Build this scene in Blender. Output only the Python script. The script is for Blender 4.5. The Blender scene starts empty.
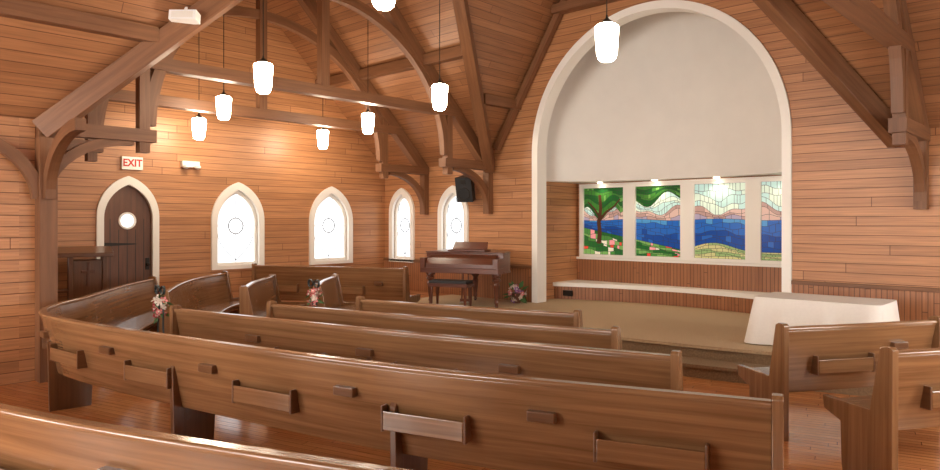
import bpy, bmesh, math, random
from mathutils import Vector, Matrix
random.seed(7)
V=Vector
sc=bpy.context.scene
try: sc.view_settings.view_transform='Standard'
except Exception: pass

# ---------------------------------------------------------------- materials
def base(name):
    m=bpy.data.materials.new(name); m.use_nodes=True
    nt=m.node_tree; b=nt.nodes['Principled BSDF']
    return m,nt,b
def plain(name,c,rough=0.5,metal=0.0,noise=0.0,nscale=30,emit=None,es=0,bump=0.0):
    m,nt,b=base(name)
    b.inputs['Base Color'].default_value=(*c,1); b.inputs['Roughness'].default_value=rough; b.inputs['Metallic'].default_value=metal
    if emit: b.inputs['Emission Color'].default_value=(*emit,1); b.inputs['Emission Strength'].default_value=es
    if noise>0 or bump>0:
        tc=nt.nodes.new('ShaderNodeTexCoord'); n=nt.nodes.new('ShaderNodeTexNoise'); n.inputs['Scale'].default_value=nscale; n.inputs['Detail'].default_value=5
        nt.links.new(tc.outputs['Object'],n.inputs['Vector'])
        if noise>0:
            r=nt.nodes.new('ShaderNodeValToRGB'); r.color_ramp.elements[0].position=.3; r.color_ramp.elements[1].position=.7
            r.color_ramp.elements[0].color=(*[x*(1-noise) for x in c],1); r.color_ramp.elements[1].color=(*[min(1,x*(1+noise)) for x in c],1)
            nt.links.new(n.outputs['Fac'],r.inputs['Fac']); nt.links.new(r.outputs['Color'],b.inputs['Base Color'])
        if bump>0:
            bp=nt.nodes.new('ShaderNodeBump'); bp.inputs['Strength'].default_value=bump; bp.inputs['Distance'].default_value=.01
            nt.links.new(n.outputs['Fac'],bp.inputs['Height']); nt.links.new(bp.outputs['Normal'],b.inputs['Normal'])
    return m
def wood(name,c1,c2,rough=.35,su=1.3,sv=20,coat=0.0):
    m,nt,b=base(name); L=nt.links
    tc=nt.nodes.new('ShaderNodeTexCoord'); mp=nt.nodes.new('ShaderNodeMapping'); mp.inputs['Scale'].default_value=(su,sv,1)
    L.new(tc.outputs['UV'],mp.inputs['Vector'])
    n=nt.nodes.new('ShaderNodeTexNoise'); n.inputs['Scale'].default_value=1; n.inputs['Detail'].default_value=7; n.inputs['Roughness'].default_value=.62; n.inputs['Distortion'].default_value=.5
    L.new(mp.outputs['Vector'],n.inputs['Vector'])
    n2=nt.nodes.new('ShaderNodeTexNoise'); n2.inputs['Scale'].default_value=1.1; n2.inputs['Detail'].default_value=2
    L.new(tc.outputs['Object'],n2.inputs['Vector'])
    ad=nt.nodes.new('ShaderNodeMath'); ad.operation='MULTIPLY_ADD'; ad.inputs[1].default_value=.35; L.new(n2.outputs['Fac'],ad.inputs[0]); L.new(n.outputs['Fac'],ad.inputs[2])
    r=nt.nodes.new('ShaderNodeValToRGB'); r.color_ramp.elements[0].position=.45; r.color_ramp.elements[1].position=.92
    r.color_ramp.elements[0].color=(*c2,1); r.color_ramp.elements[1].color=(*c1,1)
    L.new(ad.outputs[0],r.inputs['Fac']); L.new(r.outputs['Color'],b.inputs['Base Color'])
    b.inputs['Roughness'].default_value=rough
    b.inputs['Coat Weight'].default_value=coat; b.inputs['Coat Roughness'].default_value=.2
    bp=nt.nodes.new('ShaderNodeBump'); bp.inputs['Strength'].default_value=.06; bp.inputs['Distance'].default_value=.003
    L.new(n.outputs['Fac'],bp.inputs['Height']); L.new(bp.outputs['Normal'],b.inputs['Normal'])
    return m
def boards(name,uv,vv,bw,rh,c1,c2,mort,rough=.42,msize=.005,grain=.25,bump=.5):
    m,nt,b=base(name); L=nt.links; N=nt.nodes.new
    tc=N('ShaderNodeTexCoord')
    def dot(vec):
        d=N('ShaderNodeVectorMath'); d.operation='DOT_PRODUCT'; L.new(tc.outputs['Object'],d.inputs[0]); d.inputs[1].default_value=vec; return d.outputs['Value']
    u=dot(uv); v=dot(vv)
    dv=N('ShaderNodeMath'); dv.operation='DIVIDE'; L.new(v,dv.inputs[0]); dv.inputs[1].default_value=rh
    fl=N('ShaderNodeMath'); fl.operation='FLOOR'; L.new(dv.outputs[0],fl.inputs[0])
    wn=N('ShaderNodeTexWhiteNoise'); wn.noise_dimensions='1D'; L.new(fl.outputs[0],wn.inputs['W'])
    ma=N('ShaderNodeMath'); ma.operation='MULTIPLY_ADD'; L.new(wn.outputs['Value'],ma.inputs[0]); ma.inputs[1].default_value=bw; L.new(u,ma.inputs[2])
    cb=N('ShaderNodeCombineXYZ'); L.new(ma.outputs[0],cb.inputs[0]); L.new(v,cb.inputs[1])
    br=N('ShaderNodeTexBrick'); br.offset=0; br.inputs['Scale'].default_value=1; br.inputs['Brick Width'].default_value=bw; br.inputs['Row Height'].default_value=rh
    br.inputs['Mortar Size'].default_value=msize; br.inputs['Mortar Smooth'].default_value=.3; br.inputs['Bias'].default_value=0
    br.inputs['Color1'].default_value=(*c1,1); br.inputs['Color2'].default_value=(*c2,1); br.inputs['Mortar'].default_value=(*mort,1)
    L.new(cb.outputs[0],br.inputs['Vector'])
    cg=N('ShaderNodeCombineXYZ'); mu=N('ShaderNodeMath'); mu.operation='MULTIPLY'; L.new(ma.outputs[0],mu.inputs[0]); mu.inputs[1].default_value=1.5
    mv=N('ShaderNodeMath'); mv.operation='MULTIPLY'; L.new(v,mv.inputs[0]); mv.inputs[1].default_value=38
    L.new(mu.outputs[0],cg.inputs[0]); L.new(mv.outputs[0],cg.inputs[1])
    n=N('ShaderNodeTexNoise'); n.inputs['Scale'].default_value=1; n.inputs['Detail'].default_value=6; n.inputs['Distortion'].default_value=.4; L.new(cg.outputs[0],n.inputs['Vector'])
    mr=N('ShaderNodeMapRange'); mr.inputs['From Min'].default_value=.3; mr.inputs['From Max'].default_value=.7; mr.inputs['To Min'].default_value=1-grain; mr.inputs['To Max'].default_value=1+grain*.5
    L.new(n.outputs['Fac'],mr.inputs['Value'])
    mx=N('ShaderNodeVectorMath'); mx.operation='SCALE'; L.new(br.outputs['Color'],mx.inputs[0]); L.new(mr.outputs[0],mx.inputs['Scale'])
    L.new(mx.outputs[0],b.inputs['Base Color']); b.inputs['Roughness'].default_value=rough
    sb=N('ShaderNodeMath'); sb.operation='SUBTRACT'; sb.inputs[0].default_value=1; L.new(br.outputs['Fac'],sb.inputs[1])
    bp=N('ShaderNodeBump'); bp.inputs['Strength'].default_value=bump; bp.inputs['Distance'].default_value=.006
    L.new(sb.outputs[0],bp.inputs['Height']); L.new(bp.outputs['Normal'],b.inputs['Normal'])
    return m
def emis(name,c,s):
    m=bpy.data.materials.new(name); m.use_nodes=True; nt=m.node_tree; nt.nodes.clear()
    e=nt.nodes.new('ShaderNodeEmission'); o=nt.nodes.new('ShaderNodeOutputMaterial'); e.inputs[0].default_value=(*c,1); e.inputs[1].default_value=s
    nt.links.new(e.outputs[0],o.inputs[0]); return m

WC1=(.56,.265,.118); WC2=(.45,.203,.085); WM=(.15,.055,.022)
M_wx=boards('fir_boards_x',(1,0,0),(0,0,1),3.6,.118,WC1,WC2,WM,msize=.0045)
M_wy=boards('fir_boards_y',(0,1,0),(0,0,1),3.6,.118,WC1,WC2,WM,msize=.0045)
RC1=(.40,.180,.078); RC2=(.30,.128,.053)
M_rt=boards('roof_boards_transept',(1,0,0),(0,1.414,0),3.6,.12,RC1,RC2,WM)
M_rn=boards('roof_boards_nave',(0,1,0),(1.887,0,0),3.6,.12,RC1,RC2,WM)
M_bead=boards('beadboard',(0,0,1),(1,0,0),3.0,.06,(.40,.165,.07),(.34,.135,.055),(.12,.045,.018),msize=.005)
M_floor=boards('oak_floor',(.97,.25,0),(-.25,.97,0),1.3,.075,(.66,.28,.10),(.52,.20,.068),(.18,.06,.02),rough=.16,msize=.0025,bump=.2)
M_beam=wood('beam_timber',(.26,.115,.050),(.14,.058,.025),.5,1.0,14)
M_pew=wood('oak_pew',(.31,.158,.070),(.145,.065,.026),.22,.8,26,.45)
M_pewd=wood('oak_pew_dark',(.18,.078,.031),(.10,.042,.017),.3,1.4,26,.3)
M_door=wood('door_wood',(.17,.07,.035),(.10,.04,.02),.45,1,16)
M_piano=wood('mahogany_piano',(.15,.045,.02),(.07,.02,.010),.28,1,12,.3)
M_trim=plain('white_trim',(.92,.90,.84),.45)
M_plaster=plain('plaster_pale',(.84,.82,.77),.85,noise=.02,nscale=3)
M_carpet=plain('carpet_tan',(.50,.36,.215),.95,noise=.15,nscale=60,bump=.4)
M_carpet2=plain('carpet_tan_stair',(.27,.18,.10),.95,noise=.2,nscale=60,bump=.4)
M_pane=emis('frosted_daylight_glass',(.97,.985,1.0),2.0)
M_pane_fill=emis('frosted_daylight_glass_bright',(1,.96,.90),22)  # strong emission for the added, unseen windows that give fill light
M_lead=plain('lead_came',(.22,.23,.25),.5)
M_black=plain('black_plastic',(.012,.012,.013),.5)
M_iron=plain('dark_iron',(.03,.025,.02),.45,.6)
M_white=plain('white_plastic',(.8,.8,.78),.4)
M_key=plain('ivory',(.75,.72,.65),.3)
M_cloth=plain('white_linen',(.84,.80,.74),.9,noise=.02,nscale=40)
M_lamp=emis('opal_glass_lit',(1,.84,.64),64)
M_down=emis('downlight_lens',(1,.85,.65),8)
M_red=plain('exit_red',(.60,.03,.02),.5)
M_signw=plain('exit_white',(.88,.86,.80),.4)

# ---------------------------------------------------------------- mesh builder
class MB:
    def __init__(s,T=None): s.v=[];s.f=[];s.m=[];s.uv=[];s.mats=[];s.T=T
    def mi(s,mat):
        if mat not in s.mats: s.mats.append(mat)
        return s.mats.index(mat)
    def add(s,verts,faces,mat,uvs=None):
        o=len(s.v); vs=[V(p) for p in verts]
        k=s.mi(mat)
        for i,f in enumerate(faces):
            s.f.append([o+a for a in f]); s.m.append(k)
            if uvs: s.uv.append(uvs[i])
            else:
                p=[vs[a] for a in f]; n=V((0,0,0))
                for j in range(len(p)): n+=p[j].cross(p[(j+1)%len(p)])
                ax=max(range(3),key=lambda q:abs(n[q])); o2=[q for q in range(3) if q!=ax]
                e=[max(q[t] for q in vs)-min(q[t] for q in vs) for t in o2]
                if e[0]<e[1]: o2=o2[::-1]
                s.uv.append([(q[o2[0]],q[o2[1]]) for q in p])
        s.v+= [s.T@p if s.T else p for p in vs]
    def box(s,x0,x1,y0,y1,z0,z1,mat):
        vs=[(x,y,z) for z in(z0,z1) for y in(y0,y1) for x in(x0,x1)]
        s.add(vs,[(0,2,3,1),(4,5,7,6),(0,1,5,4),(2,6,7,3),(0,4,6,2),(1,3,7,5)],mat)
    def beam(s,a,b,w,h,mat,up=(0,0,1)):
        a=V(a);b=V(b);t=(b-a);Ln=t.length;t.normalize();u=V(up);side=t.cross(u)
        if side.length<1e-4: side=t.cross(V((0,1,0)))
        side.normalize();u=side.cross(t).normalized()
        vs=[]
        for p in(a,b):
            for q,r in((-1,-1),(1,-1),(1,1),(-1,1)): vs.append(p+side*q*w/2+u*r*h/2)
        r0=random.random()*5
        fs=[(0,3,2,1),(4,5,6,7)];us=[[(r0,0),(r0,h),(r0+w,h),(r0+w,0)]]*2
        for i in range(4):
            j=(i+1)%4; fs.append((i,j,4+j,4+i)); y0=r0+i*.3; us.append([(r0,y0),(r0,y0+.25),(r0+Ln,y0+.25),(r0+Ln,y0)])
        s.add(vs,fs,mat,us)
    def prism(s,pts,ext,mat):
        n=len(pts); e=V(ext); vs=[V(p) for p in pts]+[V(p)+e for p in pts]
        s.add(vs,[list(range(n))[::-1],list(range(n,2*n))]+[(i,(i+1)%n,n+(i+1)%n,n+i) for i in range(n)],mat)
    def strip(s,path,N,w,h,mat):
        N=V(N); path=[V(p) for p in path]; n=len(path); vs=[];d=0;ds=[]
        for i,p in enumerate(path):
            t=(path[min(i+1,n-1)]-path[max(i-1,0)]).normalized(); r=t.cross(N).normalized()
            for a,b in((-1,-1),(1,-1),(1,1),(-1,1)): vs.append(p+N*a*w/2+r*b*h/2)
            if i: d+=(p-path[i-1]).length
            ds.append(d)
        fs=[(0,3,2,1),tuple(4*(n-1)+k for k in(0,1,2,3))];us=[[(0,0),(0,h),(w,h),(w,0)]]*2
        for i in range(n-1):
            for k in range(4):
                j=(k+1)%4; fs.append((4*i+k,4*i+j,4*i+4+j,4*i+4+k)); us.append([(ds[i],k*.3),(ds[i],k*.3+h),(ds[i+1],k*.3+h),(ds[i+1],k*.3)])
        s.add(vs,fs,mat,us)
    def loft(s,rings,mat,closed=True,cap=True,us=None):
        n=len(rings[0]);vs=[p for r in rings for p in r];fs=[];uv=[]
        per=[0]
        for k in range(n): per.append(per[-1]+(V(rings[0][(k+1)%n])-V(rings[0][k])).length)
        for i in range(len(rings)-1):
            for k in range(n if closed else n-1):
                j=(k+1)%n; fs.append((n*i+k,n*i+j,n*i+n+j,n*i+n+k))
                a,b=(us[i],us[i+1]) if us else (i*.1,i*.1+.1)
                uv.append([(a,per[k]),(a,per[k+1]),(b,per[k+1]),(b,per[k])])
        if cap and closed:
            fs.append(tuple(range(n))[::-1]); uv.append([(k*.01,per[k]) for k in range(n)][::-1])
            o=n*(len(rings)-1); fs.append(tuple(range(o,o+n))); uv.append([(k*.01,per[k]) for k in range(n)])
        s.add(vs,fs,mat,uv)
    def lathe(s,prof,c,n,mat,sx=1,sy=1):
        c=V(c); rings=[[c+V((r*sx*math.cos(2*math.pi*k/n),r*sy*math.sin(2*math.pi*k/n),z)) for k in range(n)] for r,z in prof]
        s.loft(rings,mat)
    def ball(s,c,r,mat,n=8,m=5,sz=1):
        s.lathe([(max(.0005,r*math.sin(math.pi*i/m)),-r*sz*math.cos(math.pi*i/m)) for i in range(m+1)],c,n,mat)
    def frame(s,o,t,n,u0,u1,s0,s1,z0,z1,mat):
        o=V(o);t=V(t);n=V(n);vs=[o+t*u+n*q+V((0,0,z)) for z in(z0,z1) for q in(s0,s1) for u in(u0,u1)]
        a=random.random()*9; U=u1-u0;Q=s1-s0;Z=z1-z0
        quad=lambda w,h:[(a,a),(a+w,a),(a+w,a+h),(a,a+h)]
        s.add(vs,[(0,1,3,2),(4,5,7,6),(0,1,5,4),(2,3,7,6),(0,2,6,4),(1,3,7,5)],mat,[quad(U,Q),quad(U,Q),quad(U,Z),quad(U,Z),quad(Q,Z),quad(Q,Z)])
    def mesh(s,me,f,mat):
        s.add([f(*v.co) for v in me.vertices],[list(p.vertices) for p in me.polygons],mat)
    def done(s,name,bevel=0,smooth=False,parent=None):
        me=bpy.data.meshes.new(name); me.from_pydata(s.v,[],s.f)
        for m in s.mats: me.materials.append(m)
        ul=me.uv_layers.new(name='UVMap')
        for i,p in enumerate(me.polygons):
            p.material_index=s.m[i]; p.use_smooth=smooth
            for j,li in enumerate(p.loop_indices): ul.data[li].uv=s.uv[i][j]
        bm=bmesh.new(); bm.from_mesh(me); bmesh.ops.recalc_face_normals(bm,faces=bm.faces); bm.to_mesh(me); bm.free()
        o=bpy.data.objects.new(name,me); sc.collection.objects.link(o)
        if bevel:
            b=o.modifiers.new('bevel','BEVEL'); b.width=bevel; b.segments=2; b.limit_method='ANGLE'; b.angle_limit=.7
        if parent: o.parent=parent
        return o
def holed(outer,holes,t):
    cu=bpy.data.curves.new('c','CURVE'); cu.dimensions='2D'; cu.fill_mode='BOTH'; cu.extrude=t/2
    for pl in [outer]+holes:
        sp=cu.splines.new('POLY'); sp.points.add(len(pl)-1)
        for i,(x,y) in enumerate(pl): sp.points[i].co=(x,y,0,1)
        sp.use_cyclic_u=True
    o=bpy.data.objects.new('c',cu); sc.collection.objects.link(o); bpy.context.view_layer.update()
    me=bpy.data.meshes.new_from_object(o.evaluated_get(bpy.context.evaluated_depsgraph_get()))
    bpy.data.objects.remove(o); bpy.data.curves.remove(cu); return me
def lancet(c,w,zb,zt,rise=None,n=12):
    a=w/2; r=rise or .72*w; zs=zt-r; R=(a*a+r*r)/(2*a)
    pts=[(c-a,zb),(c+a,zb)]
    th=math.asin(min(1,r/R))
    for i in range(n+1):
        q=th*i/n; pts.append((c+a-R+R*math.cos(q),zs+R*math.sin(q)))
    for i in range(n-1,-1,-1):
        q=th*i/n; pts.append((c-a+R-R*math.cos(q),zs+R*math.sin(q)))
    return pts
def grow(c,w,zb,zt,g,gb=None): return lancet(c,w+2*g,zb-(g if gb is None else gb),zt+g*1.25,.72*w+g*.9)

# ---------------------------------------------------------------- room constants
XL,XR=2.98,9.6; XC=(XL+XR)/2; XE=2*XC; YS=-7.37; YB=-13.4; EZ=2.8; SN=1.6
RZ=EZ-YS/2; VX=(RZ-EZ)/SN
nz=lambda x: EZ+SN*(min(x-XL,XR-x))
AC,AR,ASP=6.15,2.16,2.89; PZ=.30

W_west=[(-1.39,.86),(-3.39,.84),(-6.78,.62)]; DOORY=-5.27
W_north=[(.56,.60),(2.05,.64),(10.6,.64),(12.0,.62)]
ZB,ZT=.92,2.30
arch=[(AC-AR+.06,.1),(AC+AR-.06,.1)]+[(AC+(AR-.06)*math.cos(math.pi*i/48),ASP+(AR-.06)*math.sin(math.pi*i/48)) for i in range(49)]
mb=MB(); mb.mesh(holed([(-.2,0),(XE+.2,0),(XE+.2,9),(-.2,9)],[arch]+[lancet(c,w,ZB,ZT) for c,w in W_north],.16),lambda u,v,w:(u,w+.08,v),M_wx); mb.done('wall_north')
mb=MB(); mb.mesh(holed([(YS-.2,0),(0,0),(0,9),(YS-.2,9)],[lancet(c,w,ZB,ZT) for c,w in W_west]+[lancet(DOORY,.78,.01,ZT+.02)],.16),lambda u,v,w:(w-.08,u,v),M_wy); mb.done('wall_west')
mb=MB(); mb.box(-.15,XL,YS-.15,YS,0,EZ+.05,M_wx); mb.done('wall_transept_south')
mb=MB(); mb.box(XL-.15,XL,YB,YS-.15,0,EZ+.05,M_wy); mb.done('wall_nave_west')
W_south_fill=[(4.4,1.1),(6.29,1.3),(8.2,1.1)]  # invented openings behind the camera, for fill light
mb=MB(); mb.mesh(holed([(XL-.15,0),(XE,0),(XE,9),(XL-.15,9)],[lancet(c,w,.9,3.6 if w<1.2 else 4.6) for c,w in W_south_fill],.16),lambda u,v,w:(u,YB-.08+w,v),M_wx); mb.done('wall_south')
W_east_fill=[(-1.5,.9),(-3.6,.9),(-5.7,.9),(-11.5,.9)]  # invented openings on the unseen east wall, for fill light
mb=MB(); mb.mesh(holed([(YB,0),(0,0),(0,9),(YB,9)],[lancet(c,w,ZB,ZT+.1) for c,w in W_east_fill],.16),lambda u,v,w:(XE+.08+w,u,v),M_wy); mb.done('wall_east')
mb=MB(); mb.box(-.15,XE+.15,YB-.15,.15,-.1,0,M_floor); mb.done('floor')
mb=MB()
def mir(p): return [(2*XC-x,y,z) for x,y,z in p]
t1=[(0,0,EZ),(XL,0,EZ),(XL+VX,YS/2,RZ),(0,YS/2,RZ)]
t2=[(0,YS,EZ),(XL,YS,EZ),(XL+VX,YS/2,RZ),(0,YS/2,RZ)]
nv=[(XL,0,EZ),(XL+VX,YS/2,RZ),(XL,YS,EZ),(XL,YB,EZ),(XC,YB,nz(XC)),(XC,0,nz(XC))]
for p in(t1,t2,mir(t1),mir(t2)): mb.add(p,[tuple(range(len(p)))],M_rt)
for p in(nv,mir(nv)): mb.add(p,[tuple(range(len(p)))],M_rn)
mb.add([(XR,YS,EZ),(XE,YS,EZ),(XE,YB,EZ),(XR,YB,EZ)],[(0,1,2,3)],M_rt)
mb.done('ceiling')

# ---------------------------------------------------------------- trusses
def truss(X,cz,name,s_end=True):
    mb=MB()
    for side,ye,sg in((0,0,-1),(1,YS,1)):
        yy=lambda s: ye+sg*s
        hz=2.72
        if side==1 and not s_end: continue
        mb.beam((X,yy(.02),hz),(X,yy(1.25),hz),.17,.15,M_beam)
        mb.beam((X,yy(1.12),hz-.2),(X,yy(1.12),EZ+1.0),.125,.12,M_beam,up=(0,1,0))
        mb.beam((X,yy(.07),1.85),(X,yy(.07),hz),.135,.12,M_beam,up=(0,1,0))
        pts=[(X,yy(1.0-.92*math.cos(a)),1.95+.70*math.sin(a)) for a in [math.pi/2*i/10 for i in range(11)]]
        mb.strip(pts,(1,0,0),.105,.11,M_beam)
        off=.15
        mb.beam((X,yy(.10),EZ-off+.08),(X,yy(-YS/2-.02),RZ-off-.02),.155,.20,M_beam)
    a,b=2.5,2.2
    mb.strip([(X,YS/2+a*math.cos(math.pi*i/36),2.85+b*math.sin(math.pi*i/36)) for i in range(37 if s_end else 22)],(1,0,0),.115,.14,M_beam)
    e=cz-EZ+.05
    mb.beam((X,-e,cz),(X,YS+e,cz),.165,.15,M_beam)
    mb.beam((X,YS/2,cz),(X,YS/2,RZ-.2),.13,.13,M_beam,up=(0,1,0))
    return mb.done(name)
truss(1.3,3.45,'roof_truss'); truss(XL+.02,3.6,'roof_truss'); truss(9.78,3.6,'roof_truss',False); truss(11.3,3.45,'roof_truss')
for sx in(0,1):
    for ys in(0,YS):
        if sx and ys==YS: continue
        a=V((XL+.05,ys+(-.05 if ys==0 else .05),EZ-.12)); b=V((XL+VX,YS/2,RZ-.16))
        if sx: a.x=2*XC-a.x; b.x=2*XC-b.x
        mb=MB(); mb.beam(a,b,.18,.23,M_beam); mb.done('valley_beam',.008)
mb=MB()
px,py=XL+.09,YS+.08
mb.box(px-.085,px+.085,py-.085,py+.085,0,EZ-.2,M_beam)
mb.strip([(px+1.05-.97*math.cos(a),py,1.95+.7*math.sin(a)) for a in [math.pi/2*i/10 for i in range(11)]],(0,1,0),.10,.12,M_beam)
mb.strip([(px,py-1.05+.97*math.cos(a),1.95+.7*math.sin(a)) for a in [math.pi/2*i/10 for i in range(11)]],(1,0,0),.09,.12,M_beam)
mb.done('timber_post')
mb=MB()
for sx in(1,-1):
    x=XC-sx*(XC-3.66); z=nz(3.66)-.12
    mb.beam((x,0,z),(x,-.95,z),.14,.17,M_beam); mb.beam((x,YS+1.0,z),(x,YB,z),.14,.17,M_beam)
    x=XC-sx*(XC-5.0); z=nz(5.0)-.12
    mb.beam((x,0,z),(x,-2.2,z),.14,.17,M_beam); mb.beam((x,YS+2.2,z),(x,YB,z),.14,.17,M_beam)
mb.beam((XC,0,nz(XC)-.2),(XC,YB,nz(XC)-.2),.16,.25,M_beam)
for y in(-1.7,YS+1.7):
    for x0,x1 in((0,XL+1.0),(XE-XL-1.0,XE)): mb.beam((x0,y,EZ+1.7-.12),(x1,y,EZ+1.7-.12),.14,.17,M_beam)
for x0,x1 in((0,XL+VX),(XE-XL-VX,XE)): mb.beam((x0,YS/2,RZ-.2),(x1,YS/2,RZ-.2),.16,.25,M_beam)
mb.done('roof_purlins',.006)
mb=MB()
mb.beam((4.54,-.14,5.25),(XC*2-4.54,-.14,5.25),.17,.14,M_beam)
for sx in(1,-1): mb.beam((XC-sx*(XC-XL-.25),-.09,nz(XL+.25)-.18),(XC,-.09,nz(XC)-.24),.11,.11,M_beam,up=(0,1,0))
mb.done('gable_truss')

# ---------------------------------------------------------------- arch trim & apse
mb=MB()
ring=[(AC-AR,PZ)]+[(AC+AR*math.cos(math.pi*(1-i/64)),ASP+AR*math.sin(math.pi*(1-i/64))) for i in range(65)]+[(AC+AR,PZ)]
r2=AR-.12
ring+=[(AC+r2,PZ)]+[(AC+r2*math.cos(math.pi*i/64),ASP+r2*math.sin(math.pi*i/64)) for i in range(65)]+[(AC-r2,PZ)]
mb.mesh(holed(ring,[],.26),lambda u,v,w:(u,w+.09,v),M_trim); mb.done('trim_arch',.006)
AX0,AX1,AY=3.9,8.4,1.5; SZ=2.43
mb=MB()
mb.box(AX0-.1,AX0,.16,AY+.1,0,SZ,M_wy); mb.box(AX1,AX1+.1,.16,AY+.1,0,SZ,M_wy)
mb.box(AX0,AX1,AY,AY+.1,0,SZ,M_wx)
mb.box(AX0,AX1,AY-.02,AY,.6,1.0,M_bead)
n=40; cv=[(AC-2.3*math.cos(math.pi*i/n),.16+1.15*math.sin(math.pi*i/n)) for i in range(n+1)]
vs=[(x,y,z) for z in(SZ,5.5) for x,y in cv]
mb.add(vs,[(i,i+1,n+2+i,n+1+i) for i in range(n)],M_plaster)
mb.add([(x,y,5.5) for x,y in cv],[tuple(range(n+1))],M_plaster)
vs=[(x,y,SZ) for x,y in cv]+[(AX0+(AX1-AX0)*i/n,AY+.05,SZ) for i in range(n+1)]
mb.add(vs,[(i,i+1,n+2+i,n+1+i) for i in range(n)],M_trim)
o=mb.done('wall_apse')
for p in o.data.polygons:
    if o.data.materials[p.material_index]==M_plaster and len(p.vertices)==4: p.use_smooth=True
mb=MB(); k=30
fr=lambda x,d: AY-.28-d-.45*((x-AC)/2.2)**2
xs=[AX0+(AX1-AX0)*i/k for i in range(k+1)]
for (d,z0,z1,mt) in((0,PZ,.53,M_bead),(.05,.53,.60,M_trim)):
    pts=[(x,fr(x,d),z0) for x in xs]+[(AX1,AY-.02,z0),(AX0,AY-.02,z0)]
    mb.prism(pts,(0,0,z1-z0),mt)
mb.box(AX0+.15,AX0+.34,.80,.84,.36,.46,M_iron)
mb.done('apse_ledge')
mb=MB(); mb.box(AX0,AX1,AY-.05,AY,1.0,1.04,M_trim); mb.done('trim_apse_sill')

# ---------------------------------------------------------------- stained glass
cols={'leaf':(.010,.065,.015),'leaf2':(.03,.115,.02),'leaf3':(.08,.20,.045),'trunk':(.05,.022,.011),'sky':(.36,.50,.46),'sky2':(.48,.56,.46),'hill':(.32,.20,.17),'hill2':(.44,.30,.25),'hill3':(.27,.22,.28),
 'sea':(.008,.045,.19),'sea2':(.015,.085,.29),'sea3':(.05,.19,.36),'grass':(.015,.09,.02),'grass2':(.05,.165,.035),'grass3':(.13,.26,.07),'sand':(.38,.35,.16),'sand2':(.20,.28,.11),'red':(.5,.05,.03),'pink':(.55,.22,.22),'white':(.55,.50,.38)}
CM={}
for kx,c in cols.items(): CM[kx]=plain('stained_glass_'+kx,c,.12,emit=c,es=.85)
GC=[4.5,5.6,6.7,7.8]; GW=.86; wz0,wz1=1.10,2.33
def tg(x):  return .40-.30*(x-4.07)/2.0 if x<6.1 else .16+.05*math.sin(x*5) if x<7.3 else .10
def tsh(x): return .52+.012*math.sin(x*4)
def thl(x): return .66+.06*math.sin(x*5.3+.5)+.03*math.sin(x*13)
def tcan(x): return .62+.10*math.sin(x*11) if x<5.0 else .74+.08*math.sin(x*9)+.14*(x-5.1) if x<6.2 else 1.2
for wi,c in enumerate(GC):
    mb=MB(); x0,x1=c-GW/2,c+GW/2
    mb.box(x0,x1,AY-.040,AY-.03,wz0,wz1,M_black)
    H=wz1-wz0; nx=36
    cx_=[x0+GW*i/nx for i in range(nx+1)]
    def layers(x):
        g=tg(x); s_=max(tsh(x),g+.02); h=max(thl(x),s_+.05); cn=min(1,max(tcan(x),.02+min(1,h-.12 if x<5 else h)))
        return [0,g,s_,h if h<cn else cn,cn,1.0]
    subs=[6,6,3,4,7]
    for li in range(5):
        for k in range(subs[li]):
            i=0
            while i<nx:
                ln=random.choice((4,5,7,8) if li in(1,2) else (2,3,4,5)); j=min(nx,i+ln)
                if nx-j<2: j=nx
                lo=[];hi=[]
                for ii in range(i,j+1):
                    L_=layers(cx_[ii]); a,b=L_[li],L_[li+1]
                    def zz(kk):
                        rs=(math.sin(cx_[ii]*9+kk*2.3+li*3.1)*.25+math.sin(cx_[ii]*21+kk)*.12) if 0<kk<subs[li] else 0
                        return wz0+H*(a+(b-a)*(kk+rs)/subs[li])
                    gx=.003*(1 if ii==i else -1 if ii==j else 0)
                    z0_,z1_=zz(k)+.003,zz(k+1)-.003
                    lo.append(V((cx_[ii]+gx,AY-.046,z0_))); hi.append(V((cx_[ii]+gx,AY-.046,max(z0_,z1_))))
                xm=(cx_[i]+cx_[j])/2; r_=random.random(); wv=math.sin(xm*4+k*1.7+li)
                if li==0:
                    if xm>6.2: m='sand' if wv>0 else 'sand2'
                    else: m='red' if r_<.06 else 'white' if r_<.11 else 'pink' if r_<.19 else ('grass' if wv>.2 else 'grass2' if wv>-.5 else 'grass3')
                elif li==1: m=('sea','sea','sea','sea2','sea2','sea3')[k] if r_<.75 else 'sea2'
                elif li==2: m='hill3' if k==0 and r_<.6 else 'hill2' if wv>-.2 else 'hill'
                elif li==3: m='sky' if wv>-.2 else 'sky2'
                else: m='leaf' if wv>0 else 'leaf2' if r_<.8 else 'leaf3'
                if (hi[0].z-lo[0].z)+(hi[-1].z-lo[-1].z)>.006:
                    q=lo+hi[::-1]; mb.add(q,[tuple(range(len(q)))],CM[m])
                i=j
    if wi==0:
        yb=AY-.050
        def limb(p,w0,w1):
            n_=len(p); L_=[];R_=[]
            for i,(x,z) in enumerate(p):
                w=w0+(w1-w0)*i/(n_-1); a=p[max(0,i-1)]; b=p[min(n_-1,i+1)]; d=V((b[0]-a[0],b[1]-a[1])).normalized(); L_.append((x-d.y*w,yb,z+d.x*w)); R_.append((x+d.y*w,yb,z-d.x*w))
            for i in range(n_-1): mb.add([L_[i],R_[i],R_[i+1],L_[i+1]],[(0,1,2,3)],CM['trunk'])
        limb([(4.40,1.30),(4.42,1.5),(4.40,1.7),(4.44,1.95),(4.42,2.2)],.05,.03)
        limb([(4.41,1.72),(4.55,1.88),(4.72,1.98),(4.85,2.12)],.028,.012)
        limb([(4.41,1.8),(4.30,1.95),(4.16,2.08)],.024,.01)
    mb.done('window_%d'%(wi+1))
mb=MB()
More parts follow.
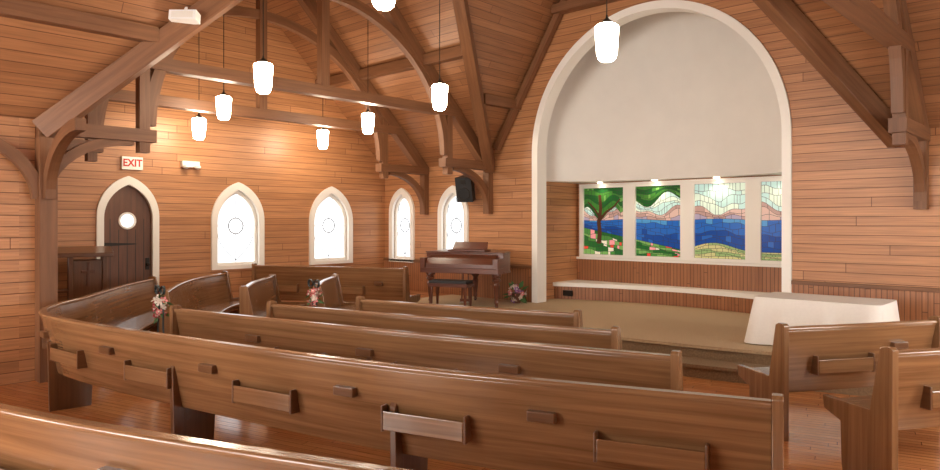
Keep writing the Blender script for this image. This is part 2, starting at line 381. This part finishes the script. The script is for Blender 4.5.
holes=[[(c-GW/2,wz0),(c+GW/2,wz0),(c+GW/2,wz1),(c-GW/2,wz1)] for c in GC]
mb.mesh(holed([(3.99,1.045),(8.31,1.045),(8.31,2.41),(3.99,2.41)],holes,.08),lambda u,v,w:(u,AY-.045+w,v),M_trim); mb.done('trim_window_band',.004)
mb=MB()
for c in GC: mb.lathe([(.05,SZ-.006),(.05,SZ-.018),(.005,SZ-.019)],(c,AY-.17,0),16,M_down)
mb.done('recessed_downlights')
for c in GC:
    l=bpy.data.lights.new('downlight','SPOT'); l.energy=12; l.spot_size=2.3; l.spot_blend=.6; l.color=(1,.82,.6); l.shadow_soft_size=.04
    o=bpy.data.objects.new('downlight_bulb',l); o.location=(c,AY-.18,SZ-.04); o.rotation_euler=(.1,0,0); sc.collection.objects.link(o)

# ---------------------------------------------------------------- lancet windows
wn=5
def lwindow(c,w,zb,zt,f,pane,name,trimname):
    mb=MB(); out=grow(c,w,zb,zt,.085,.05)
    mb.mesh(holed(out,[lancet(c,w-.04,zb+.02,zt-.03)],.06),lambda u,v,q:f(u,v,q+.01),M_trim)
    mb.mesh(holed(lancet(c,w-.02,zb+.01,zt-.01),[lancet(c,w-.13,zb+.065,zt-.10)],.05),lambda u,v,q:f(u,v,q-.07),M_trim)
    mb.done(trimname,.004)
    mb=MB(); mb.mesh(holed(lancet(c,w-.08,zb+.04,zt-.05),[],.01),lambda u,v,q:f(u,v,q-.09),pane)
    zm=(zb+zt)/2+.02; d=-.075
    def st(pts,h=.011):
        p3=[f(a,b,d) for a,b in pts]; N=V(f(0,0,1))-V(f(0,0,0)); mb.strip(p3,N,.008,h,M_lead)
    R=.14
    st([(c,zb+.06),(c,zm-R)]); st([(c,zm+R),(c,zt-.12)])
    st([(c+R*math.cos(a),zm+R*math.sin(a)) for a in [2*math.pi*i/24 for i in range(25)]],.018)
    st([(c-w/2+.07,zm),(c-R,zm)]); st([(c+R,zm),(c+w/2-.07,zm)])
    for sg in(1,-1):
        st([(c+sg*(w/2-.08)*math.sin(math.pi*i/16),zb+.1+(zm-R-zb-.1)*(i/8)) for i in range(9)])
        st([(c+sg*(w/2-.09)*math.cos(math.pi*i/24),zm+.22+.36*math.sin(math.pi*i/24)) for i in range(13)])
    mb.done(name)
for c,w in W_west: lwindow(c,w,ZB,ZT,lambda u,v,d:(d,u,v),M_pane,'window_%d'%wn,'trim_window_%d'%wn); wn+=1
for c,w in W_north: lwindow(c,w,ZB,ZT,lambda u,v,d:(u,-d,v),M_pane,'window_%d'%wn,'trim_window_%d'%wn); wn+=1
for c,w in W_east_fill: lwindow(c,w,ZB,ZT+.1,lambda u,v,d:(XE-d,u,v),M_pane_fill,'window_%d'%wn,'trim_window_%d'%wn); wn+=1  # unseen east lancets, added to brighten the room
for c,w in W_south_fill: lwindow(c,w,.9,3.6 if w<1.2 else 4.6,lambda u,v,d:(u,YB+d,v),M_pane_fill,'window_%d'%wn,'trim_window_%d'%wn); wn+=1  # unseen south lancets, added as fill light
mb=MB(); c=DOORY
mb.mesh(holed(grow(c,.78,.02,ZT+.02,.085,.0),[lancet(c,.74,.03,ZT-.01)],.06),lambda u,v,q:(q+.01,u,v),M_trim); mb.done('trim_door_1',.004)
mb=MB(); circ=[(c+.11*math.cos(2*math.pi*i/24),1.72+.11*math.sin(2*math.pi*i/24)) for i in range(24)]
mb.mesh(holed(lancet(c,.77,.02,ZT),[circ],.05),lambda u,v,q:(q-.06,u,v),M_door)
for i in range(1,6):
    y=c-.385+.77*i/6; mb.box(-.036,-.033,y-.004,y+.004,.05,1.58 if 1<i<5 else 1.75,M_black)
mb.mesh(holed(circ,[],.01),lambda u,v,q:(q-.06,u,v),M_pane)
mb.strip([(-.03,c+.12*math.cos(2*math.pi*i/24),1.72+.12*math.sin(2*math.pi*i/24)) for i in range(25)],(1,0,0),.02,.03,M_trim)
for z in(.5,1.35): mb.prism([(-.035,c-.37,z+.03),(-.035,c-.37,z-.03),(-.035,c+.1,z-.01),(-.035,c+.16,z),(-.035,c+.1,z+.01)],(.008,0,0),M_iron)
mb.ball((-.0,c+.31,1.02),.035,M_iron); mb.box(-.035,-.025,c+.28,c+.34,.93,1.12,M_iron)
mb.done('door_1')

mb=MB()
for x0,x1 in((0,AC-AR),(AC+AR,XE)): mb.box(x0,x1,-.018,0,PZ,.88,M_bead)
mb.done('wainscot_panelling')
mb=MB()
for x0,x1 in((0,AC-AR),(AC+AR,XE)): mb.box(x0,x1,-.04,0,.88,.93,M_beam)
mb.done('trim_wainscot_cap',.006)
mb=MB(); mb.box(0,.02,YS,DOORY-.5,0,.14,M_beam); mb.box(0,.02,DOORY+.5,0,0,.14,M_beam); mb.done('baseboard_west')

# ---------------------------------------------------------------- platform
mb=MB(); PCX,PCY,PR=6.2,9.8,12.0
def edge(r,x): return PCY-math.sqrt(r*r-(x-PCX)**2)
def plat(r,z0,z1,xa,xb,ra=None,mt=None):
    k=40; xs=[xa+(xb-xa)*i/k for i in range(k+1)]
    back=[(xb,-.02,z0),(xa,-.02,z0)] if ra is None else [(x,edge(ra,x),z0) for x in xs[::-1]]
    mb.prism([(x,edge(r,x),z0) for x in xs]+back,(0,0,z1-z0),mt or M_carpet)
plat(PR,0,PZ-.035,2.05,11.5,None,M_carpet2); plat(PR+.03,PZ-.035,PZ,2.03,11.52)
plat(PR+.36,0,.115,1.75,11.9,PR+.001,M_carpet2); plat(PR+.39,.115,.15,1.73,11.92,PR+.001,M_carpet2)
mb.box(AX0+.001,AX1-.001,-.0201,AY-.001,.0,PZ,M_carpet)
mb.done('carpeted_platform')

# ---------------------------------------------------------------- pews
def resample(pts,step=.16):
    P=[V((x,y,0)) for x,y in pts]; P=[P[0]*2-P[1]]+P+[P[-1]*2-P[-2]]; out=[]
    for i in range(1,len(P)-2):
        for k in range(24):
            t=k/24; a,b,c,d=P[i-1],P[i],P[i+1],P[i+2]
            out.append(.5*((2*b)+(c-a)*t+(2*a-5*b+4*c-d)*t*t+(3*b-a-3*c+d)*t**3))
    out.append(P[-2]); L=[0]
    for i in range(1,len(out)): L.append(L[-1]+(out[i]-out[i-1]).length)
    n=max(4,int(L[-1]/step)); res=[];j=0
    for k in range(n+1):
        s=L[-1]*k/n
        while j<len(L)-2 and L[j+1]<s: j+=1
        f=(s-L[j])/max(1e-9,L[j+1]-L[j]); res.append(out[j].lerp(out[j+1],f))
    return res,L[-1]
FOC=V((6.1,.8,0))
def pew(pts,racks=True,foc=FOC,H=.88,name='church_pew'):
    path,L=resample(pts); n=len(path); mb=MB(); fr=[]
    mid=path[n//2]
    for i,p in enumerate(path):
        t=(path[min(i+1,n-1)]-path[max(i-1,0)]).normalized(); q=V((-t.y,t.x,0)); fr.append((p,t,q))
    if fr[n//2][2].dot(foc-mid)<0: fr=[(p,t,-q) for p,t,q in fr]
    u0=random.random()*20
    us=[u0+L*i/(n-1) for i in range(n)]
    def sweep(prof,mat): mb.loft([[p+q*s+V((0,0,z)) for s,z in prof] for p,t,q in fr],mat,us=us)
    sweep([(-.02,H-.03),(.085,.34),(.12,.34),(.018,H-.03)],M_pew)
    sweep([(-.035,H-.03),(.035,H-.03),(.035,H-.008),(.025,H),(-.025,H),(-.035,H-.008)],M_pew)
    sweep([(.09,.40),(.50,.42),(.52,.43),(.515,.455),(.49,.46),(.09,.435)],M_pew)
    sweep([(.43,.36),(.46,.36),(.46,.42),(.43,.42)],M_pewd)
    ep=[(-.045,0),(.36,0),(.37,.05),(.38,.34),(.53,.39),(.545,.48),(.13,.48),(.05,H+.015),(.02,H+.03),(-.03,H+.03),(-.05,H+.015)]
    for idx,sg in((0,-1),(n-1,1)):
        p,t,q=fr[idx]; d=t*(-1 if idx==0 else 1)
        mb.prism([p+q*s+V((0,0,z)) for s,z in ep],d*.05,M_pew)
    k=max(1,round(L/1.9)); 
    def at(s):
        i=min(n-1,max(0,int(s/L*(n-1)))); f=s/L*(n-1)-i; p,t,q=fr[i]; p2=fr[min(n-1,i+1)][0]
        return p.lerp(p2,f),t,q
    for j in range(1,k):
        p,t,q=at(L*j/k)
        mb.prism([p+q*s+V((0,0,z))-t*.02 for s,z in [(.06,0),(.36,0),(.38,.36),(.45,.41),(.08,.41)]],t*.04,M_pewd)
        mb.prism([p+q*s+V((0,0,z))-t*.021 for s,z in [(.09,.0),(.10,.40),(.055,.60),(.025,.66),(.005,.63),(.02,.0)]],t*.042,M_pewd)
    if racks:
        s=.55
        while s<L-.45:
            p,t,q=at(s)
            def rk(u0,u1,s0,s1,z0,z1,m=M_pew): mb.frame(p,t,q,u0,u1,s0,s1,z0,z1,m)
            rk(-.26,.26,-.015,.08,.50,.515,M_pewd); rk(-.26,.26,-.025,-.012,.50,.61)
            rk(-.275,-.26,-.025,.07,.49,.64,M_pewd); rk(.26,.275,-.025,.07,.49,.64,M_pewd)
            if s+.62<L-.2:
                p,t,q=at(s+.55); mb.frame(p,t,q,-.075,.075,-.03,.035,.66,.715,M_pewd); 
            s+=1.25
    return mb.done(name,.005)
pew([(10.75,-7.72),(9.77,-8.15),(7.93,-8.8),(5.6,-9.3),(3.6,-9.5)])
pew([(10.33,-6.38),(8.48,-7.02),(6.45,-7.45),(5.1,-7.66),(4.3,-7.66),(3.7,-7.40),(3.2,-6.98),(2.5,-6.48),(1.8,-5.95),(1.2,-5.4)])
pew([(9.48,-5.68),(7.45,-6.2),(4.95,-6.72)])
pew([(8.68,-5.06),(7.0,-5.5),(5.3,-5.9)])
pew([(7.9,-4.42),(6.8,-4.73),(5.6,-5.02)])
pew([(3.35,-6.15),(2.3,-5.5),(1.5,-4.85),(.95,-4.15)])
pew([(3.55,-5.25),(2.75,-4.65),(2.05,-3.95)])
pew([(3.95,-4.45),(3.3,-3.9),(2.75,-3.3)])
pew([(.45,-3.3),(1.75,-2.65),(3.0,-2.12)],H=.95,foc=V((1,1,0)))
pew([(9.58,-4.0),(10.0,-3.35),(10.35,-2.72)])
pew([(10.44,-4.6),(10.85,-3.95),(11.2,-3.35)])

# ---------------------------------------------------------------- piano (key lid closed)
PT=Matrix.Translation((3.62,-1.50,PZ))@Matrix.Rotation(math.radians(20),4,'Z')@Matrix.Scale(.94,4)
mb=MB(PT)
ol=[(-.74,.26),(.74,.26),(.74,.5)]
bz=[(.74,.5),(.74,.95),(.30,.85),(.26,1.25)]
for i in range(1,13):
    t=i/12; ol.append(tuple((1-t)**3*bz[0][k]+3*(1-t)**2*t*bz[1][k]+3*(1-t)*t*t*bz[2][k]+t**3*bz[3][k] for k in(0,1)))
for i in range(1,13):
    a=math.pi*i/12; ol.append((-.24+.50*math.cos(a),1.25+.27*math.sin(a)))
mb.prism([(x,y,.60) for x,y in ol],(0,0,.34),M_piano)
mb.prism([(x*1.02,y*1.005-.01,.942) for x,y in ol],(0,0,.022),M_piano)
mb.prism([(x*1.015,y*1.004-.004,.60) for x,y in ol],(0,0,.03),M_piano)
mb.box(-.74,.74,0,.27,.60,.69,M_piano)
mb.box(-.74,-.64,-.01,.27,.69,.86,M_piano); mb.box(.64,.74,-.01,.27,.69,.86,M_piano)
mb.prism([(-.64,.01,.69),(-.64,.27,.69),(-.64,.27,.92),(-.64,.10,.86),(-.64,.02,.76)],(1.28,0,0),M_piano)
mb.box(-.36,.36,.34,.62,.967,1.0,M_piano); mb.prism([(-.34,.50,1.0),(.34,.50,1.0),(.32,.58,1.13),(-.32,.58,1.13)],(0,.02,0),M_piano)
for x,y in((-.63,.2),(.63,.2),(-.2,1.25)):
    mb.lathe([(.035,.03),(.024,.06),(.038,.1),(.03,.14),(.045,.25),(.058,.40),(.04,.44),(.08,.49),(.05,.53),(.085,.56),(.085,.61)],(x,y,0),12,M_piano); mb.ball((x,y,.03),.03,M_iron)
mb.box(-.1,.1,.3,.34,.08,.13,M_piano); mb.beam((-.07,.32,.12),(-.05,.32,.61),.025,.025,M_piano); mb.beam((.07,.32,.12),(.05,.32,.61),.025,.025,M_piano)
for x in(-.05,0,.05): mb.box(x-.01,x+.01,.18,.31,.07,.085,M_key)
mb.done('grand_piano',.005)
mb=MB(PT@Matrix.Translation((.0,-.30,0))); mb.box(-.36,.36,-.16,.16,.40,.46,M_piano); mb.box(-.34,.34,-.15,.15,.46,.51,M_black)
for x in(-.31,.31):
    for y in(-.12,.12): mb.lathe([(.018,0),(.022,.1),(.03,.33),(.034,.40)],(x,y,0),8,M_piano)
mb.done('piano_bench',.006)

# ---------------------------------------------------------------- table with cloth
cx,cy,zt=9.04,-1.18,.84; hx,hy=.65,.36
mb=MB(); mb.box(cx-hx+.02,cx+hx-.02,cy-hy+.02,cy+hy-.02,zt-.04,zt-.008,M_pewd)
for a in(-1,1):
    for b in(-1,1): mb.box(cx+a*(hx-.06)-.025,cx+a*(hx-.06)+.025,cy+b*(hy-.06)-.025,cy+b*(hy-.06)+.025,PZ,zt-.04,M_pewd)
per=[]; N=200
for i in range(N):
    a=2*math.pi*i/N; c_,s_=math.cos(a),math.sin(a); e=.12
    per.append(V((math.copysign(abs(c_)**e,c_)*hx if abs(c_)>1e-6 else 0,math.copysign(abs(s_)**e,s_)*hy if abs(s_)>1e-6 else 0,0)))
q=per+[per[0]]; L=[0]
for i in range(N): L.append(L[-1]+(q[i+1]-q[i]).length)
pe=[];j=0
for k in range(N):
    s=L[-1]*k/N
    while L[j+1]<s: j+=1
    pe.append(q[j].lerp(q[j+1],(s-L[j])/max(1e-9,L[j+1]-L[j])))
rings=[]
for lv in range(9):
    f=lv/8; z=zt-(zt-PZ-.012)*f; ring=[]
    for k,p in enumerate(pe):
        s=L[-1]*k/N; fold=(.022*math.sin(s*17)+.016*math.sin(s*29+1))*f
        corner=(abs(p.x)/hx*abs(p.y)/hy)**6
        m_=.01+.07*f+fold+.07*corner*f
        d=V((p.x/hx,p.y/hy,0)); d=V((d.x**5,d.y**5,0)); d.normalize()
        ring.append(V((cx,cy,z))+p+d*m_)
    rings.append(ring)
mb.loft(rings,M_cloth,cap=False)
mb.add([p+V((0,0,.001)) for p in rings[0]],[tuple(range(N))],M_cloth)
o=mb.done('cloth_covered_table')
for p in o.data.polygons:
    if len(p.vertices)==4 and o.data.materials[p.material_index]==M_cloth: p.use_smooth=True

# ---------------------------------------------------------------- lectern
T=Matrix.Translation((.46,-6.12,0))@Matrix.Rotation(math.radians(75),4,'Z')
mb=MB(T)
mb.box(-.40,.40,-.25,.25,0,.06,M_pewd); mb.box(-.34,.34,-.20,.20,.06,.14,M_pewd)
for x in(-.36,-.12,.31):
    for y in(-.17,.17): mb.box(x-.03,x+.03,y-.03,y+.03,.14,1.22,M_pewd)
mb.box(-.09,.28,-.165,-.145,.2,1.15,M_pewd); mb.box(-.09,.28,.145,.165,.2,1.15,M_pewd)
mb.box(-.33,-.15,-.18,.18,.7,.73,M_pewd)
mb.prism([(-.42,-.26,1.20),(-.42,.24,1.20),(-.42,.24,1.34),(-.42,-.26,1.26)],(.84,0,0),M_pewd)
mb.box(.08,.12,-.185,-.165,.78,1.12,M_door); mb.box(.01,.19,-.185,-.165,.97,1.01,M_door)
mb.done('lectern',.006)

# ---------------------------------------------------------------- pendant lamps
def lamp(x,y,z,top):
    mb=MB()
    mb.lathe([(.02,-.19),(.055,-.185),(.078,-.165),(.092,-.12),(.098,-.05),(.107,.08),(.11,.13),(.085,.15),(.06,.158)],(x,y,z),10,M_lamp)
    mb.lathe([(.062,.156),(.064,.165),(.04,.185),(.02,.20),(.012,.215),(.008,.24)],(x,y,z),16,M_iron)
    mb.lathe([(.0055,z+.23),(.0055,top)],(x,y,0),6,M_iron)
    mb.lathe([(.05,top-.03),(.06,top)],(x,y,0),12,M_iron)
    mb.done('pendant_lamp')
def rz(x,y):
    t=EZ+min(-y,y-YS) if YS<y<0 else EZ
    return max(nz(x),t)
for x,y,z in((8.05,-4.13,3.36),(4.41,-5.49,3.34),(4.92,-3.2,3.36),(2.03,-4.72,3.36),(2.4,-2.38,3.34),(.75,-4.47,3.2),(.85,-2.18,3.22),(7.42,-6.25,3.50)):
    lamp(x,y,z,rz(x,y))

# ---------------------------------------------------------------- small fixtures
mb=MB(); yE,zE=-5.22,2.63
mb.box(.0,.05,yE-.16,yE+.16,zE-.10,zE+.10,M_signw)
tcv=bpy.data.curves.new('t','FONT'); tcv.body='EXIT'; tcv.size=.16; tcv.align_x='CENTER'; tcv.align_y='CENTER'; tcv.extrude=.002; tcv.offset=.004
to=bpy.data.objects.new('t',tcv); sc.collection.objects.link(to); bpy.context.view_layer.update()
me=bpy.data.meshes.new_from_object(to.evaluated_get(bpy.context.evaluated_depsgraph_get())); bpy.data.objects.remove(to)
mb.mesh(me,lambda u,v,w:(.053+w,yE+u*.9,zE+v),M_red)
mb.done('exit_sign')
mb=MB(); yE,zE=-4.28,2.66
mb.box(0,.08,yE-.15,yE+.15,zE-.04,zE+.06,M_white)
for s in(-.1,.1): mb.lathe([(.02,-.07),(.055,-.05),(.055,-.02),(.02,.0)],(.10,yE+s,zE+.0),14,M_white)
mb.done('emergency_light',.004)
T=Matrix.Translation((2.62,-.24,2.33))@Matrix.Rotation(math.radians(20),4,'Z')@Matrix.Rotation(math.radians(14),4,'X')
mb=MB(T); mb.prism([(-.16,-.14,-.24),(.16,-.14,-.24),(.11,.12,-.24),(-.11,.12,-.24)],(0,0,.46),M_black)
mb.strip([(.11*math.cos(2*math.pi*i/20),-.145,-.08+.11*math.sin(2*math.pi*i/20)) for i in range(21)],(0,1,0),.012,.015,M_iron)
mb.box(-.05,.05,-.15,-.14,.1,.18,M_iron)
mb.beam((0,.1,0),(0,.25,.05),.04,.04,M_iron)
mb.done('wall_speaker',.006)
mb=MB(); mb.box(XL-.05,XL+.13,-6.62,-6.44,3.68,3.82,M_black); mb.lathe([(.05,-.03),(.06,0)],(XL+.04,-6.53,3.68),12,M_iron); mb.done('beam_speaker',.006)
T=Matrix.Translation((3.90,-6.16,3.86+.10))@Matrix.Rotation(math.radians(43),4,'Z')@Matrix.Rotation(math.radians(-10),4,'X')
mb=MB(T); mb.box(-.15,.15,-.07,.07,-.04,.07,M_white); mb.box(-.12,.12,-.075,-.07,-.02,.05,M_key); mb.beam((0,0,.07),(0,.03,.14),.03,.03,M_white); mb.done('flood_light',.01)

# ---------------------------------------------------------------- flowers
M_pk=plain('petal_pink',(.75,.25,.25),.6); M_pw=plain('petal_cream',(.8,.7,.6),.6); M_pr=plain('petal_red',(.5,.05,.06),.6); M_pu=plain('petal_violet',(.28,.12,.4),.6); M_lf=plain('leaf_green',(.06,.15,.04),.6); M_rb=plain('ribbon_dark',(.02,.03,.03),.35)
def bouquet(c,mats,r,n,name,ribbon=True,pot=False,low=0):
    mb=MB(); c=V(c)
    for i in range(n):
        d=V((random.gauss(0,1),random.gauss(0,1),random.gauss(0,1))).normalized()*r*random.uniform(.4,1)
        p=c+d+V((0,0,-low*random.random())); m=random.choice(mats); rr=random.uniform(.022,.036)*(r/.1)**.5
        mb.ball(p,rr*.45,M_pw,6,4)
        up=d.normalized(); a=up.orthogonal().normalized(); b=up.cross(a)
        for k in range(5):
            e=(a*math.cos(k*1.2566)+b*math.sin(k*1.2566)); g=up.cross(e)
            q=p+e*rr*.9+up*rr*.25
            mb.add([p,q+g*rr*.5,q+e*rr*.5+up*rr*.2,q-g*rr*.5],[(0,1,2,3)],m)
    for i in range(n//2):
        d=V((random.gauss(0,1),random.gauss(0,1),random.gauss(0,1)-.3)).normalized(); p=c+d*r*.5+V((0,0,-low*random.random())); e=d.orthogonal().normalized()
        mb.add([p,p+d*r*.5+e*r*.2,p+d*r*1.0,p+d*r*.5-e*r*.2],[(0,1,2,3)],M_lf)
    if ribbon:
        for s in(-1,1):
            mb.strip([c+V((s*r*1.1*math.sin(math.pi*t/10),-.01,.5*r*math.sin(2*math.pi*t/10)+r*.9)) for t in range(11)],(0,1,0),.03,.006,M_rb)
            mb.strip([c+V((s*.03*t/6+.01*math.sin(t),.02*s,-r*.5-.06*t)) for t in range(7)],(0,1,0),.02,.004,M_rb)
    if pot: mb.lathe([(.07,-.165),(.10,.0),(.11,.01),(.09,.01)],c,14,M_door)
    mb.done(name)
bouquet((3.52,-6.26,.84),[M_pk,M_pw,M_pk,M_pr],.10,30,'pew_flower_bouquet',low=.24)
bouquet((4.08,-4.58,.84),[M_pr,M_pw,M_pk,M_pk],.10,26,'pew_flower_bouquet',low=.14)
bouquet((3.86,-.30,PZ+.17),[M_pu,M_pw,M_pk,M_pu],.17,34,'potted_flowers',False,True)

# ---------------------------------------------------------------- world + camera
w=bpy.data.worlds.new('World'); sc.world=w; w.use_nodes=True
bg=w.node_tree.nodes['Background']; bg.inputs[0].default_value=(.8,.9,1,1); bg.inputs[1].default_value=1.0
cam=bpy.data.cameras.new('Camera'); co=bpy.data.objects.new('Camera',cam); sc.collection.objects.link(co)
cam.sensor_width=36; cam.lens=700/940*36; cam.shift_y=-13/940; cam.clip_start=.05
co.location=(11.51,-9.68,1.7); co.rotation_euler=(math.radians(90),0,math.radians(43))
sc.camera=co
